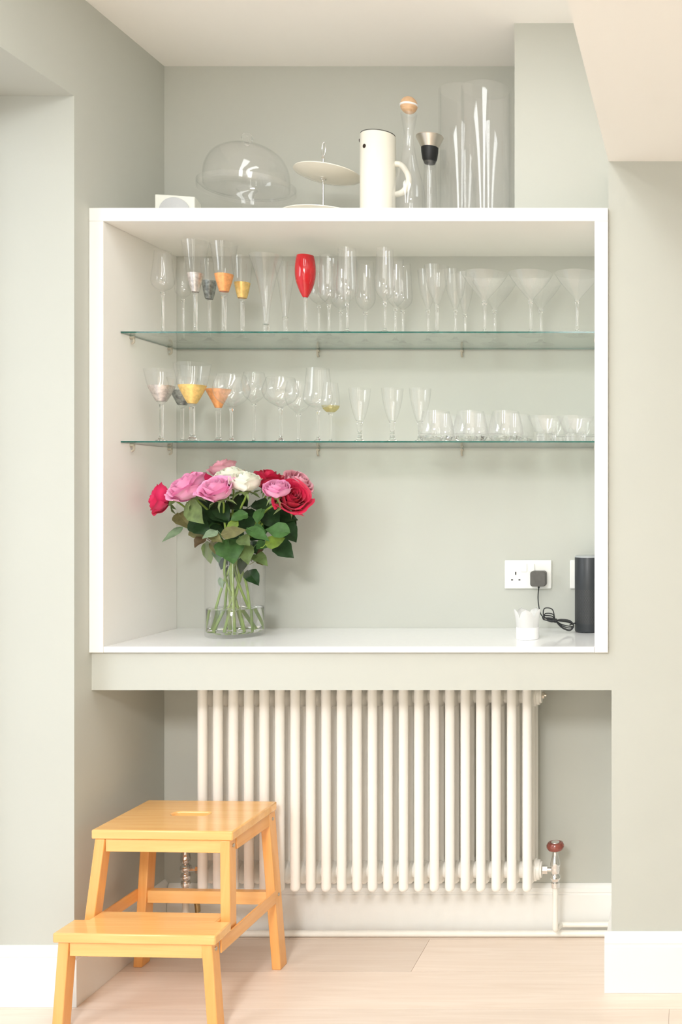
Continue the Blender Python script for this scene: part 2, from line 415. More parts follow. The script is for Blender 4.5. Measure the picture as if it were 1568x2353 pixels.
tulip(783, B2, 'u', 614, 38, 44, 714, label='clear wine glass at the back between two tall tulip glasses')
tulip(798, F1-.018, 'u', 572, 40, 49, 695, foot=52, label='tall clear tulip glass at shelf front, left of the shelf middle', kind='tulip_glass')
tulip(840, B2-.01, 'u', 602, 38, 45, 717, label='clear wine glass at the back in the middle gap of the upper shelf')
tulip(885, F1-.018, 'u', 572, 37, 45, 693, foot=52, label='tall clear tulip glass standing alone at front of upper shelf middle', kind='tulip_glass')
tulip(909, B1, 'u', 596, 36, 42, 708, label='clear wine glass behind, touching the view of the middle tulip glass')
tulip(926, B2, 'u', 606, 36, 44, 714, label='rearmost clear wine glass right of the middle tulip glass')
flute(984, B1, 622, 48, 712, foot=42, label='clear conical flute at back left of a matching front one', kind='champagne_flute')
flute(1004, F1, 612, 56, 700, stem=8, foot=46, label='clear conical flute at front, left of the martini glasses', kind='champagne_flute')
flute(1047, B1-.01, 622, 52, 712, foot=42, label='clear conical flute just left of the first martini glass', kind='champagne_flute')
flute(1069, B2, 628, 44, 722, foot=40, label='rear conical flute partly behind the first martini glass', kind='champagne_flute')
def martini(u, s, top, wd, vb, label):
    stemware(u, s, 'u', [(top, wd), (top+(vb-top)*.35, wd*.72), (top+(vb-top)*.8, wd*.26), (vb-4, wd*.12), (vb, 10)], 7, 62, label, 'martini_glass', group='martini glasses on the upper shelf', stemflare=2.4, bowlmat=mart_m)
martini(1114, F1, 630, 106, 694, 'first front martini glass from the left, beside the conical flutes')
martini(1137, B2, 650, 100, 713, 'rear martini glass behind the first front martini glass')
martini(1220, F1, 630, 103, 692, 'middle front martini glass on the upper shelf')
martini(1243, B2, 650, 98, 712, 'rear martini glass behind the middle front martini glass')
martini(1327, F1, 630, 105, 691, 'rightmost front martini glass against the cabinet right side')
# lower shelf
G2 = 'stemmed glasses on the lower shelf'
def low(u, s, bowl, stem, foot, label, kind='wine_glass', **k): return stemware(u, s, 'l', bowl, stem, foot, label, kind, group=G2, **k)
low(371, F1, [(850, 74), (888, 57), (918, 27), (926, 15), (930, 11)], 9, 50, 'leftmost lower-shelf glass with silver painted bowl base', 'flared_glass', band=(887, 922, 'silver'))
low(419, B1, [(868, 66), (898, 50), (926, 24), (934, 14), (938, 9)], 8, 46, 'lower-shelf glass with dark grey painted base behind the gold one', 'flared_glass', band=(898, 930, 'grey'))
low(442, F1-.01, [(836, 80), (860, 72), (886, 60), (918, 30), (930, 15), (934, 12)], 12, 60, 'lower-shelf glass with gold painted bowl base, rim above the others', 'flared_glass', band=(886, 927, 'gold'))
low(502, B1-.02, [(868, 74), (896, 54), (922, 28), (936, 15), (942, 12)], 11, 46, 'lower-shelf glass with copper painted bowl base', 'flared_glass', band=(895, 937, 'copper'))
def balloon(u, s, top, wt, wm, vb, label, **k):
    h = vb-top
    low(u, s, [(top, wt), (top+h*.28, wt+(wm-wt)*.8), (top+h*.5, wm), (top+h*.76, wm*.78), (top+h*.93, wm*.34), (vb, 9)], 7, 56, label, 'balloon_glass', **k)
balloon(532, F1, 862, 62, 80, 937, 'clear balloon wine glass overlapping the copper-painted glass')
balloon(584, B1, 856, 44, 56, 927, 'clear balloon wine glass at back between two large front balloons')
balloon(645, F1, 868, 62, 80, 936, 'clear balloon wine glass at front, left of the tall tulip glass')
balloon(686, B1, 878, 50, 60, 950, 'clear balloon wine glass at back, left of the tall tulip glass')
tulip(731, F1, 'l', 847, 50, 64, 942, foot=56, label='tallest clear tulip glass on the lower shelf', kind='tulip_glass', group=G2)
low(760, B1, [(880, 32), (915, 40), (935, 38), (946, 20), (950, 8)], 6, 40, 'small wine glass with amber tinted base behind the tall tulip glass', band=(932, 947, 'amber'))
def goblet(u, label):
    low(u, 1.262, [(893, 50), (920, 44), (950, 30), (962, 22), (967, 17)], 11, 40, label, 'short_stemmed_goblet', stemflare=1.7, knob=.72)
goblet(827, 'leftmost of the three short-stemmed goblets on the lower shelf')
goblet(902, 'middle of the three short-stemmed goblets on the lower shelf')
goblet(966, 'rightmost short-stemmed goblet, beside the round tumblers')
def tumbler(u, s, prof, label, kind, group, flutes=0, base=.023):
    k = s/1000; zb = SZ['l']; c = Vector((PX(u, s), PY(s), zb+.0003))
    root = empty(kind, c, label=label, cat='glass', group=group)
    pr = prof_spline([(wd/2*k, z) for z, wd in prof], 5); t = .0018
    inner = [(max(r-t, 0), z) for r, z in pr if z > base]
    p = [(0, 0)]+pr+[(pr[-1][0]-t*.5, pr[-1][1]+.0006)]+inner[::-1]+[(inner[0][0]*.6, base-.001), (0, base-.002)]
    bm = lathe(bmesh.new(), p, 48)
    if flutes:
        for v in bm.verts:
            r = math.hypot(v.co.x, v.co.y)
            if r > .01 and v.co.z < base*1.4:
                a = math.atan2(v.co.y, v.co.x); f = 1+.035*math.cos(a*flutes); v.co.x *= f; v.co.y *= f
    obj('tumbler_body', bm, tumb_m, root)
    # heavy cast bottom
    bb = [(0, .0006)]+[(r-.0022, max(z, .0006)) for r, z in pr if z < base-.003]+[(max(inner[0][0]*.7, .01), base-.0026), (0, base-.004)]
    bm = lathe(bmesh.new(), bb, 48)
    for v in bm.verts:
        r = math.hypot(v.co.x, v.co.y)
        if r > .005: a = math.atan2(v.co.y, v.co.x); f = 1-.10*(.5+.5*math.cos(a*10)); v.co.x *= f; v.co.y *= f
    obj('cast_base', bm, solid_m, root)
round_p = [(0, 50), (.008, 72), (.024, 80), (.045, 77), (.070, 68), (.089, 60)]
for i, (u, s, lb) in enumerate([(1003, F1, 'leftmost front round tumbler'), (1082, F1, 'middle front round tumbler'), (1163, F1, 'rightmost front round tumbler'),
                                (1028, B1, 'rear round tumbler behind the leftmost front one'), (1106, B1, 'rear round tumbler behind the middle front one'), (1188, B1, 'rear round tumbler behind the rightmost front one')]):
    tumbler(u, s, round_p, lb+' on lower shelf', 'round_tumbler', 'round tumblers on the lower shelf')
flare_p = [(0, 50), (.022, 50), (.030, 53), (.052, 68), (.074, 84)]
for u, s, lb in [(1255, F1, 'left flared cut tumbler at the front of lower shelf'), (1323, F1, 'right flared cut tumbler at the front of lower shelf'),
                 (1278, B1, 'rear flared cut tumbler behind the left front one'), (1346, B1, 'rear flared cut tumbler beside the cabinet right side')]:
    tumbler(u, s, flare_p, lb, 'flared_tumbler', 'flared tumblers on the lower shelf', 8, .028)

# ------------------------------------------------------------ things on top of the cabinet
ZT = CZ1+.0003
def topc(u, s): return Vector((PX(u, s), PY(s), ZT))
# small white radio
r0 = empty('radio', topc(402, 1.252), math.radians(13), label='small white square radio with round pale grille on cabinet top', cat='radio')
cream = mat('radio_shell', (.84, .85, .78), .4)
obj('case', bx((-.053, -.0, 0), (.053, .07, .084)), cream, r0, bevel=.003)
bm = bmesh.new(); lathe(bm, [(0, 0), (.041, 0), (.041, .0035), (.0385, .005), (0, .005)], 48)
obj('speaker_grille', bm, mat('pale_grille', (.60, .61, .62), .6, bump=(900, .5)), r0, loc=(0, -.0006, .036), rot=(math.pi/2, 0, 0))
# cake stand with dome
c0 = empty('cake_stand', topc(568, 1.275), label='clear glass footed cake stand under a dome', cat='cake stand')
k_ = 1.275/1000
zp = PZ(432, 1.275)-ZT
obj('pedestal', lathe(bmesh.new(), [(0, 0), (.056, 0), (.056, .004), (.040, .010), (.018, .022), (.012, .034), (.019, .044), (.012, .054), (.017, .066), (.012, .076), (.022, zp-.012), (.03, zp-.006), (0, zp-.006)], 40), glass_m, c0)
obj('plate', lathe(bmesh.new(), [(0, zp-.006), (.09, zp-.006), (.125, zp-.002), (.1345, zp+.006), (.1345, zp+.008), (.131, zp+.008), (.122, zp+.002), (.09, zp-.001), (0, zp-.001)], 72), glass_m, c0)
obj('plate_rim', lathe(bmesh.new(), [(.1320, zp+.008), (.1346, zp+.0085), (.1346, zp-.010), (.1320, zp-.008)], 72, closed=True), glass_m, c0)
cl = empty('glass_dome', Vector(c0.location)+Vector((0, 0, zp+.0012)), label='clear glass cake dome with ball knob covering the cake stand', cat='dome cover')
dh = PZ(333, 1.275)-ZT-zp-.002
dp = prof_spline([(.118, 0), (.118, dh*.25), (.112, dh*.5), (.094, dh*.75), (.060, dh*.93), (.028, dh*.99), (.010, dh)], 6)
obj('dome', lathe(bmesh.new(), dp+[(0, dh)]+[(0, dh-.002)]+[(max(r-.002, 0), z-.0012*(z > .01)) for r, z in dp[::-1]], 72), glass_m, cl)
obj('knob', lathe(bmesh.new(), [(0, dh), (.008, dh), (.007, dh+.006), (.012, dh+.010), (.0165, dh+.018), (.0165, dh+.024), (.011, dh+.032), (0, dh+.035)], 32), solid_m, cl)
# tiered stand
t0 = empty('tiered_cake_stand', topc(743, 1.275), label='two-tier cream plate stand with chrome centre rod and ring handle', cat='cake stand')
china = mat('cream_china', (.86, .82, .72), .15, coat=.3)
def plate_bm(r, z, d=.014): return lathe(bmesh.new(), [(0, z), (r*.45, z), (r*.8, z+d*.45), (r, z+d), (r*.995, z+d+.0025), (r*.97, z+d+.002), (r*.78, z+d*.45+.004), (r*.45, z+.004), (0, z+.004)], 72)
z1 = PZ(452, 1.275)-ZT-.010; z2 = PZ(402, 1.275)-ZT-.010
lp = obj('plate', plate_bm(.121, .014, .020), china, t0, label='larger lower plate')
obj('foot_ring', lathe(bmesh.new(), [(.036, 0), (.044, 0), (.042, .0142), (.036, .0142)], 40, closed=True), china, t0)
up = obj('plate', plate_bm(.095, z2, .014), china, t0, label='smaller upper plate')
up.rotation_euler = (math.radians(-1.5), math.radians(4), 0)
zt = PZ(365, 1.275)-ZT; zz = PZ(325, 1.275)-ZT
obj('rod', lathe(bmesh.new(), [(0, .018), (.005, .018), (.0032, .024), (.0032, z2-.006), (.009, z2-.004), (.009, z2-.0005), (.004, z2+.006), (.0032, z2+.010), (.0032, zt), (.0055, zt+.002), (.0035, zt+.008), (0, zt+.010)], 16), chrome_m, t0)
hp = [Vector((.0042*math.sin(a)*1.5, 0, zt+.008+(zz-zt-.010)*(.5-.5*math.cos(a)))) for a in [2*math.pi*i/24 for i in range(25)]]
hp = [Vector((p.x*.8+.003*(p.z-zt)/(zz-zt), 0, p.z)) for p in hp]
obj('ring_handle', tube(bmesh.new(), hp, .0016, 8), chrome_m, t0)
# vacuum jug
j0 = empty('vacuum_jug', topc(869, 1.245), label='tall cylindrical cream vacuum jug with loop handle on cabinet top', cat='jug')
jr = 41.5*1.245/1000*.96; jh = PZ(313, 1.245)-ZT
jm = mat('cream_plastic', (.85, .82, .72), .25, spec=.5)
obj('jug_body', lathe(bmesh.new(), [(0, 0), (jr-.002, 0), (jr, .002), (jr, jh-.002), (jr-.0015, jh), (jr-.004, jh), (jr-.005, jh-.004), (0, jh-.004)], 56), jm, j0)
obj('rocker_lid', lathe(bmesh.new(), [(0, jh-.0038), (jr-.0055, jh-.0038), (jr-.0015, jh+.0008), (jr-.001, jh+.0025), (jr-.006, jh+.003), (0, jh+.002)], 48), mat('dark_grey_plastic', (.10, .10, .09), .4), j0)
hv = Vector((-.022, -1, 0)).normalized()
ang = math.atan2(-.86, -.50)
hc = Vector((jr*math.cos(ang), jr*math.sin(ang), PZ(335, 1.225)-ZT))
bm = bmesh.new(); tube(bm, [hc*.0+Vector((hc.x*.985, hc.y*.985, hc.z)), Vector((hc.x*1.012, hc.y*1.012, hc.z))], .006, 18)
obj('pivot_cap', bm, mat('brown_black', (.03, .018, .012), .4), j0)
pc = Vector((-jr-.0005, -.0, PZ(323, 1.245)-ZT))
bm = bmesh.new(); tube(bm, [pc+Vector((.001, 0, 0)), pc-Vector((.003, 0, 0))], .005, 14); obj('pivot_cap', bm, MAT['brown_black'], j0)
q = lambda u, v: Vector((PX(u, 1.245)-j0.location.x, .004, PZ(v, 1.245)-ZT))
bm = tube(bmesh.new(), spline([q(896, 376), q(918, 377), q(930, 388), q(938, 405), q(938, 420), q(928, 438), q(914, 445), q(904, 446), q(896, 446)], 6), .0085, 12)
for v in bm.verts: v.co.y = .004+(v.co.y-.004)*1.15
obj('handle', bm, jm, j0)
# carafe with wooden ball
a0 = empty('carafe', topc(940, 1.232), label='clear glass carafe with wooden ball stopper beside the jug', cat='carafe')
kk = 1.232/1000
def cp(lst, s): return [(wd/2*s/1000, PZ(v, s)-ZT) for v, wd in lst]
pr = prof_spline(cp([(262, 38), (285, 30), (310, 23), (340, 26), (380, 42), (420, 64), (450, 74)], 1.232)+[(.045, .016), (.040, .002)], 6)[::-1]
pin_ = [(max(r-.0018, 0), z) for r, z in pr if z > .008][::-1]
obj('carafe_body', lathe(bmesh.new(), [(0, 0)]+pr+pin_+[(0, .008)], 48), glass_m, a0)
zs = PZ(242, 1.232)-ZT; br = 19.5*kk
woodm = wood('ball_wood', (.58, .36, .20), (.70, .46, .27), 0, .5, 2, False)
obj('stopper', lathe(bmesh.new(), [(br*math.sin(math.pi*i/20), zs-br*math.cos(math.pi*i/20)) for i in range(21)], 36), woodm, a0)
obj('seal_ring', lathe(bmesh.new(), [(br*.99, zs-.004), (br+.0015, zs-.002), (br+.0015, zs+.001), (br*.99, zs+.001)], 36, closed=True), mat('white_rubber', (.8, .78, .76), .5), a0)
# cafe carafe with steel funnel
b0 = empty('dripper_carafe', topc(988, 1.282), label='slim glass carafe with black collar and steel funnel top', cat='carafe')
pr = prof_spline(cp([(372, 30), (392, 27), (420, 30), (455, 34)], 1.282)+[(.024, .012), (.020, .001)], 5)[::-1]
obj('carafe_body', lathe(bmesh.new(), [(0, 0)]+pr+[(max(r-.0018, 0), z) for r, z in pr if z > .006][::-1]+[(0, .006)], 36), glass_m, b0)
obj('collar', lathe(bmesh.new(), cp([(340, 39), (350, 38), (366, 33), (376, 24), (378, 10)], 1.282)+[(0, PZ(378, 1.282)-ZT), (0, PZ(345, 1.282)-ZT)][:1]+[], 36), black_m, b0)
fp = cp([(314, 61), (316, 62), (328, 50), (341, 38)], 1.282)
obj('funnel', lathe(bmesh.new(), fp+[(r-.001, z) for r, z in fp[::-1]], 48, closed=True), mat('brushed_steel', (.74, .69, .62), .35, 1), b0)
# two tall cylinder vases
def cylv(u, s, wd, vt, label, group='cylinder vases on the cabinet'):
    c = topc(u, s); o = empty('cylinder_vase', c, label=label, cat='vase', group=group)
    r = wd/2*s/1000; h = PZ(vt, s)-ZT
    obj('vase_wall', lathe(bmesh.new(), [(0, 0), (r-.003, 0), (r, .003), (r, h-.001), (r-.002, h), (r-.004, h-.001), (r-.004, .016), (r-.008, .012), (0, .012)], 80), glass_m, o)
    obj('vase_base', lathe(bmesh.new(), [(0, .0008), (r-.006, .0008), (r-.0045, .004), (r-.0045, .009), (r-.007, .0112), (0, .0112)], 64), solid_m, o)
cylv(1118, 1.240, 113, 206, 'tall clear cylinder vase at the right end, nearest the chimney breast')
cylv(1066, 1.305, 112, 212, 'tall clear cylinder vase standing behind the right-hand one')

# ------------------------------------------------------------ vase with roses
SV = 1.277
vc = Vector((PX(541, SV), PY(SV), .9378)); vr = .0815; vh = PZ(1243, SV)-.9378
vz = empty('glass_vase', vc, label='clear cylindrical glass vase partly filled with water holding roses', cat='vase')
obj('vase_wall', lathe(bmesh.new(), [(0, 0), (vr-.006, 0), (vr-.001, .004), (vr, .009), (vr, vh-.001), (vr-.0015, vh), (vr-.003, vh-.001), (vr-.003, .016), (vr-.009, .011), (0, .010)], 80), glass_m, vz)
wl = PZ(1396, SV)-.9378
def water_mat():
    return mat('vase_water', (.985, .995, .985), 0, trans=1, ior=1.33)
wt = obj('water', lathe(bmesh.new(), [(0, .0105), (vr-.010, .0115), (vr-.0035, .0165), (vr-.0035, wl-.0015), (vr-.0045, wl), (0, wl)], 72), water_mat())
tag(wt, 'water standing in the bottom third of the rose vase', 'water')
wt.location = vc

def petal(bm, th0, wa, r0, h, flare, cup, curl, zb=0, skew=0.0, nu=9, nv=8, ruff=0):
    vs = []; ph = R.random()*6
    for j in range(nv):
        b = j/(nv-1); row = []
        for i in range(nu):
            a = 2*i/(nu-1)-1
            edge = 1-.20*abs(a)**3-.03*math.cos(a*4+ph)*ruff
            r = r0*(math.sin(min(b*1.5, 1)*math.pi/2)**.8)*(1-cup*max(b-.55, 0))+flare*b**3+skew*a*r0
            r += curl*max(b-.8, 0)*5*r0*(.4+.6*abs(a))
            z = zb+h*b*edge-curl*h*1.6*max(b-.84, 0)
            th = th0+wa*a*(.25+.75*min(b*1.6, 1)**.7)
            r += ruff*.05*r0*math.sin(a*5+ph)*b
            row.append(bm.verts.new((r*math.cos(th), r*math.sin(th), z)))
        vs.append(row)
    for j in range(nv-1):
        for i in range(nu-1): bm.faces.new((vs[j][i], vs[j][i+1], vs[j+1][i+1], vs[j+1][i]))
def bloom_bm(rad, opn):
    """a rose head: wound inner petals, cupped outer ones with rolled edges"""
    bm = bmesh.new(); H = rad*1.35
    for l, (n, rr, hh, fl, cup, cu, wa) in enumerate([(3, .17, .97, 0, .5, 0, 1.5), (3, .30, 1.0, .0, .45, .02, 1.35), (4, .45, 1.0, .02, .4, .06, 1.15),
                                                   (5, .62, .97, .06, .3, .14, .95), (5, .78, .90, .12, .2, .20, .85), (5, .90, .80, .20, .1, .26, .80)]):
        for k in range(n):
            th = 2*math.pi*k/n+l*1.1+R.uniform(-.15, .15)
            petal(bm, th, wa, rad*rr, H*hh*R.uniform(.95, 1.04), rad*fl*opn, cup*(1.4-opn*.6), cu*opn, 0, .10, ruff=.6+.4*opn)
    return bm
def petal_mat(name, c1, c2):
    m, nt, b = nodes(name)
    tc = N(nt, 'ShaderNodeTexCoord'); n = N(nt, 'ShaderNodeTexNoise'); n.inputs['Scale'].default_value = 28; n.inputs['Detail'].default_value = 3
    nt.links.new(tc.outputs['Object'], n.inputs['Vector'])
    mx = N(nt, 'ShaderNodeMix', data_type='RGBA'); mx.inputs['A'].default_value = (*c1, 1); mx.inputs['B'].default_value = (*c2, 1)
    nt.links.new(n.outputs['Fac'], mx.inputs['Factor']); nt.links.new(mx.outputs['Result'], b.inputs['Base Color'])
    b.inputs['Roughness'].default_value = .55; b.inputs['Sheen Weight'].default_value = .15
    b.inputs['Subsurface Weight'].default_value = .25; b.inputs['Subsurface Radius'].default_value = (.012, .006, .006)
    return m
PM = {'red': petal_mat('crimson_petal', (.56, .004, .045), (.72, .010, .085)), 'pink': petal_mat('pink_petal', (.86, .28, .54), (.92, .50, .70)),
      'cream': petal_mat('cream_petal', (.93, .91, .76), (.95, .94, .86)), 'dusty': petal_mat('dusty_pink_petal', (.84, .34, .45), (.90, .52, .60)),
      'deep': petal_mat('cerise_petal', (.70, .010, .09), (.80, .03, .17))}
def leaf_bm(B, T, wd, nrm, fold=.12, droop=.1):
    bm = bmesh.new(); ax = T-B; L = ax.length; ax.normalize()
    side = ax.cross(nrm).normalized(); nn = side.cross(ax).normalized(); nt_, nc = 12, 7; vs = []
    ph = R.random()*6
    for i in range(nt_):
        t = i/(nt_-1); wv = (math.sin(math.pi*min(t*1.02, 1)**.72)**.85) if t < .985 else 0
        wv = max(wv, .02)*(1+.05*math.sin(t*50)); row = []
        for j in range(nc):
            c = 2*j/(nc-1)-1
            p = B+ax*L*t+side*(wd/2*wv*c)+nn*(-fold*wd*abs(c)*wv*-1-droop*L*(t-.4)**2+.05*wd*math.sin(t*9+ph)*c)
            row.append(bm.verts.new(p))
        vs.append(row)
    for i in range(nt_-1):
        for j in range(nc-1): bm.faces.new((vs[i][j], vs[i][j+1], vs[i+1][j+1], vs[i+1][j]))
    r = bmesh.ops.solidify(bm, geom=bm.faces[:], thickness=.0004)
    return bm
ROSES = [  # u, v of the head centre, scale, radius in pixels, colour, lean direction, opening, label
    (370, 1148, 1.262, 29, 'deep', (-.8, -.45, .15), .7, 'crimson rose at the far left edge of the bouquet'),
    (431, 1124, 1.235, 36, 'pink', (-.45, -.55, .8), 1.0, 'large open pink rose, second from the left'),
    (452, 1106, 1.285, 24, 'deep', (-.2, .2, 1), .9, 'cerise rose mostly hidden behind the large left pink rose'),
    (499, 1128, 1.225, 33, 'pink', (-.15, -.6, .85), 1.0, 'open pink rose at the front just left of the cream roses'),
    (511, 1078, 1.290, 25, 'dusty', (-.3, -.2, 1), .6, 'dusty pink rose, the topmost flower of the bouquet'),
    (530, 1098, 1.262, 29, 'cream', (-.1, -.25, 1), .45, 'cream rose at the back left of the two cream roses'),
    (563, 1110, 1.240, 30, 'cream', (.1, -.3, 1), .5, 'front cream rose in the middle of the bouquet'),
    (617, 1106, 1.300, 33, 'red', (.2, -.1, 1), 1.0, 'crimson rose at the back behind the small pink one'),
    (636, 1126, 1.235, 26, 'pink', (.15, -.45, .9), .55, 'smaller half-open pink rose at front right'),
    (667, 1146, 1.255, 37, 'red', (.6, -.6, .45), 1.1, 'big crimson rose at lower right of the bouquet'),
    (684, 1112, 1.285, 28, 'dusty', (.75, -.15, .8), .9, 'pink rose at the far right behind the big crimson one'),
]
rose_roots = []
for i, (u, v, s, rp, cn, ln, op, lb) in enumerate(ROSES):
    hc = P(u, v, s); ln = Vector(ln).normalized(); rad = rp*s/1000*(1.02 if cn == 'red' else 1.12)
    base = hc-ln*rad*.62
    # stem: head -> neck of vase -> foot on the other side
    fx = (u-541)/170
    neck = Vector((vc.x+fx*.040+R.uniform(-.006, .006), vc.y+R.uniform(-.03, .03), .9378+vh-.01))
    mid = Vector((vc.x-fx*.010+R.uniform(-.028, .028), vc.y+R.uniform(-.022, .022), .9378+.165))
    a = math.pi*(1.1+.9*((i*4) % 11)/10) if i % 2 else math.pi*.95*((i*3) % 11)/10
    ft = Vector((vc.x+.064*(1-2*((i*1.0)/10)), vc.y+(.035 if i % 2 else -.030), .9378+.0145))
    off = Vector((ft.x-vc.x, ft.y-vc.y, 0))
    if off.length > .068: off *= .068/off.length; ft = Vector((vc.x+off.x, vc.y+off.y, ft.z))
    root = empty('rose', ft, label=lb, cat='rose', group='roses in the glass vase'); rose_roots.append((root, hc))
    pth = [ft, mid, neck, neck.lerp(base, .55)+Vector((0, 0, .012)), base-ln*.018, base]
    pts = spline([p-ft for p in pth], 7)
    bm = tube(bmesh.new(), pts, [.0040-.0015*k/len(pts) for k in range(len(pts))], 8)
    obj('stem', bm, stem_m, root)
    # calyx with sepals
    bm = lathe(bmesh.new(), [(0, -.012), (.004, -.010), (rad*.34, .0), (rad*.40, .004), (0, .004)], 16)
    for k in range(5):
        th = k*2*math.pi/5
        d = Vector((math.cos(th), math.sin(th), 0)); sd = Vector((-d.y, d.x, 0)); q0 = d*rad*.3; q1 = d*rad*.75+Vector((0, 0, -.006)); q2 = d*rad*.95+Vector((0, 0, -.020))
        f = [bm.verts.new(q0+sd*.004), bm.verts.new(q0-sd*.004), bm.verts.new(q1-sd*.003), bm.verts.new(q2), bm.verts.new(q1+sd*.003)]
        bm.faces.new(f)
    rot = ln.to_track_quat('Z', 'Y').to_matrix().to_4x4()
    bmesh.ops.transform(bm, matrix=Matrix.Translation(base-ft)@rot, verts=bm.verts)
    obj('calyx', bm, LEAF['l'], root)
    bm = bloom_bm(rad, op)
    bmesh.ops.transform(bm, matrix=Matrix.Translation(base-ft)@rot, verts=bm.verts)
    obj('bloom', bm, PM[cn], root)
K = .268
LV = [  # base, tip in picture pixels (via the enlarged crop), width, scale, tone
    (405, 425, 535, 592, 120, 1.235, 'l'), (505, 400, 690, 600, 110, 1.27, 'd'), (600, 430, 765, 590, 120, 1.265, 'd'), (930, 520, 795, 575, 90, 1.235, 'm'),
    (850, 592, 748, 655, 55, 1.225, 'y'), (330, 515, 430, 640, 100, 1.27, 'o'), (375, 635, 210, 755, 45, 1.26, 'p'), (430, 575, 600, 690, 110, 1.25, 'd'),
    (445, 640, 550, 715, 90, 1.26, 'o'), (562, 725, 480, 805, 75, 1.24, 'b'), (672, 668, 552, 728, 60, 1.225, 'p'), (700, 705, 900, 665, 75, 1.22, 'o'),
    (760, 735, 800, 930, 165, 1.24, 'm'), (900, 780, 930, 945, 95, 1.25, 'l'), (925, 645, 1100, 745, 75, 1.225, 'm'), (1295, 685, 1095, 655, 105, 1.225, 'm'),
    (970, 640, 1082, 685, 65, 1.235, 'm'), (1080, 790, 1240, 738, 80, 1.23, 'y'), (1175, 765, 1310, 892, 110, 1.245, 'd'), (1235, 600, 1335, 752, 120, 1.265, 'd'),
    (1090, 490, 1190, 640, 120, 1.27, 'd'), (1050, 480, 1015, 600, 75, 1.245, 'm'), (790, 390, 880, 490, 100, 1.27, 'd'), (1000, 410, 1090, 500, 100, 1.275, 'd'),
    (895, 540, 960, 690, 90, 1.26, 'd'), (1170, 520, 1330, 570, 90, 1.28, 'd'), (670, 440, 760, 580, 100, 1.25, 'd'), (580, 760, 610, 940, 70, 1.265, 'l'),
    (985, 870, 1090, 955, 75, 1.26, 'l'), (930, 1010, 1020, 1130, 85, 1.262, 'd'), (690, 1070, 715, 1160, 30, 1.25, 'p'), (700, 570, 860, 650, 95, 1.28, 'd'),
    (840, 600, 980, 560, 90, 1.285, 'd'), (560, 500, 640, 640, 90, 1.285, 'd'), (1060, 560, 1200, 660, 100, 1.285, 'd'), (940, 700, 1060, 740, 80, 1.28, 'd'),
    (620, 600, 700, 720, 80, 1.275, 'm'), (800, 660, 900, 760, 90, 1.27, 'd'), (480, 430, 560, 560, 80, 1.29, 'd'), (960, 480, 890, 600, 90, 1.285, 'd'),
    (1240, 520, 1340, 640, 80, 1.29, 'd'), (1000, 790, 1110, 800, 60, 1.25, 'm'), (600, 690, 700, 760, 60, 1.23, 'o'), (860, 720, 940, 790, 80, 1.235, 'l'),
    (1110, 600, 1000, 650, 70, 1.29, 'd'), (740, 480, 830, 430, 70, 1.30, 'd'), (1130, 440, 1230, 530, 80, 1.30, 'm'), (600, 330, 560, 470, 60, 1.29, 'd'),
    (700, 790, 680, 930, 80, 1.262, 'm'), (1040, 760, 1015, 880, 60, 1.265, 'b'), (640, 750, 650, 860, 55, 1.25, 'o'), (905, 890, 870, 1030, 60, 1.275, 'd'),
    (960, 760, 1000, 860, 70, 1.262, 'd'), (740, 900, 700, 1000, 50, 1.28, 'd'), (850, 380, 920, 460, 90, 1.28, 'd'), (640, 400, 720, 500, 100, 1.29, 'd'),
    (980, 560, 1060, 640, 90, 1.275, 'm'), (860, 620, 760, 700, 80, 1.27, 'd'), (480, 540, 560, 600, 80, 1.28, 'm'), (1180, 640, 1260, 720, 80, 1.275, 'd'),
    (700, 620, 620, 700, 80, 1.275, 'd'), (800, 500, 860, 600, 90, 1.285, 'd'), (1070, 640, 1000, 730, 80, 1.27, 'd'),
    (820, 800, 760, 960, 100, 1.28, 'd'), (620, 790, 590, 900, 50, 1.27, 'p'), (900, 760, 960, 920, 60, 1.285, 'b'), (1020, 900, 1060, 960, 50, 1.27, 'o'), (780, 960, 800, 1090, 60, 1.285, 'd')]
for (x0, y0, x1, y1, wd, s, tn) in LV:
    B = P(320+x0*K, 1040+y0*K, s+R.uniform(-.006, .006)); T = P(320+x1*K, 1040+y1*K, s-.008+R.uniform(-.012, .006)); T = B+(T-B)*1.08
    inside = y0 > 730 and 560 < x0 < 1080
    c = (B+T)/2
    root = min(rose_roots, key=lambda q: (q[1].x-c.x)**2+((q[1].y-c.y)*2)**2)[0]
    n = Vector((R.uniform(-.15, .55), -1, R.uniform(.1, .7)))
    bm = leaf_bm(B-root.location, T-root.location, wd*K*s/1000*1.45, n, R.uniform(.05, .2), R.uniform(.0, .25))
    hub = Vector((vc.x+(B.x-vc.x)*.45, vc.y+(B.y-vc.y)*.3, B.z-.03))
    stalk = hub-B
    if stalk.length > .035: stalk *= .035/stalk.length
    b0_ = B-root.location; tube(bm, [b0_+(T-B)*.25, b0_, b0_+stalk*.5+Vector((0, 0, -.003)), b0_+stalk], [.0006, .0009, .001, .0012], 6)
    obj('leaf', bm, LEAF[tn], root)

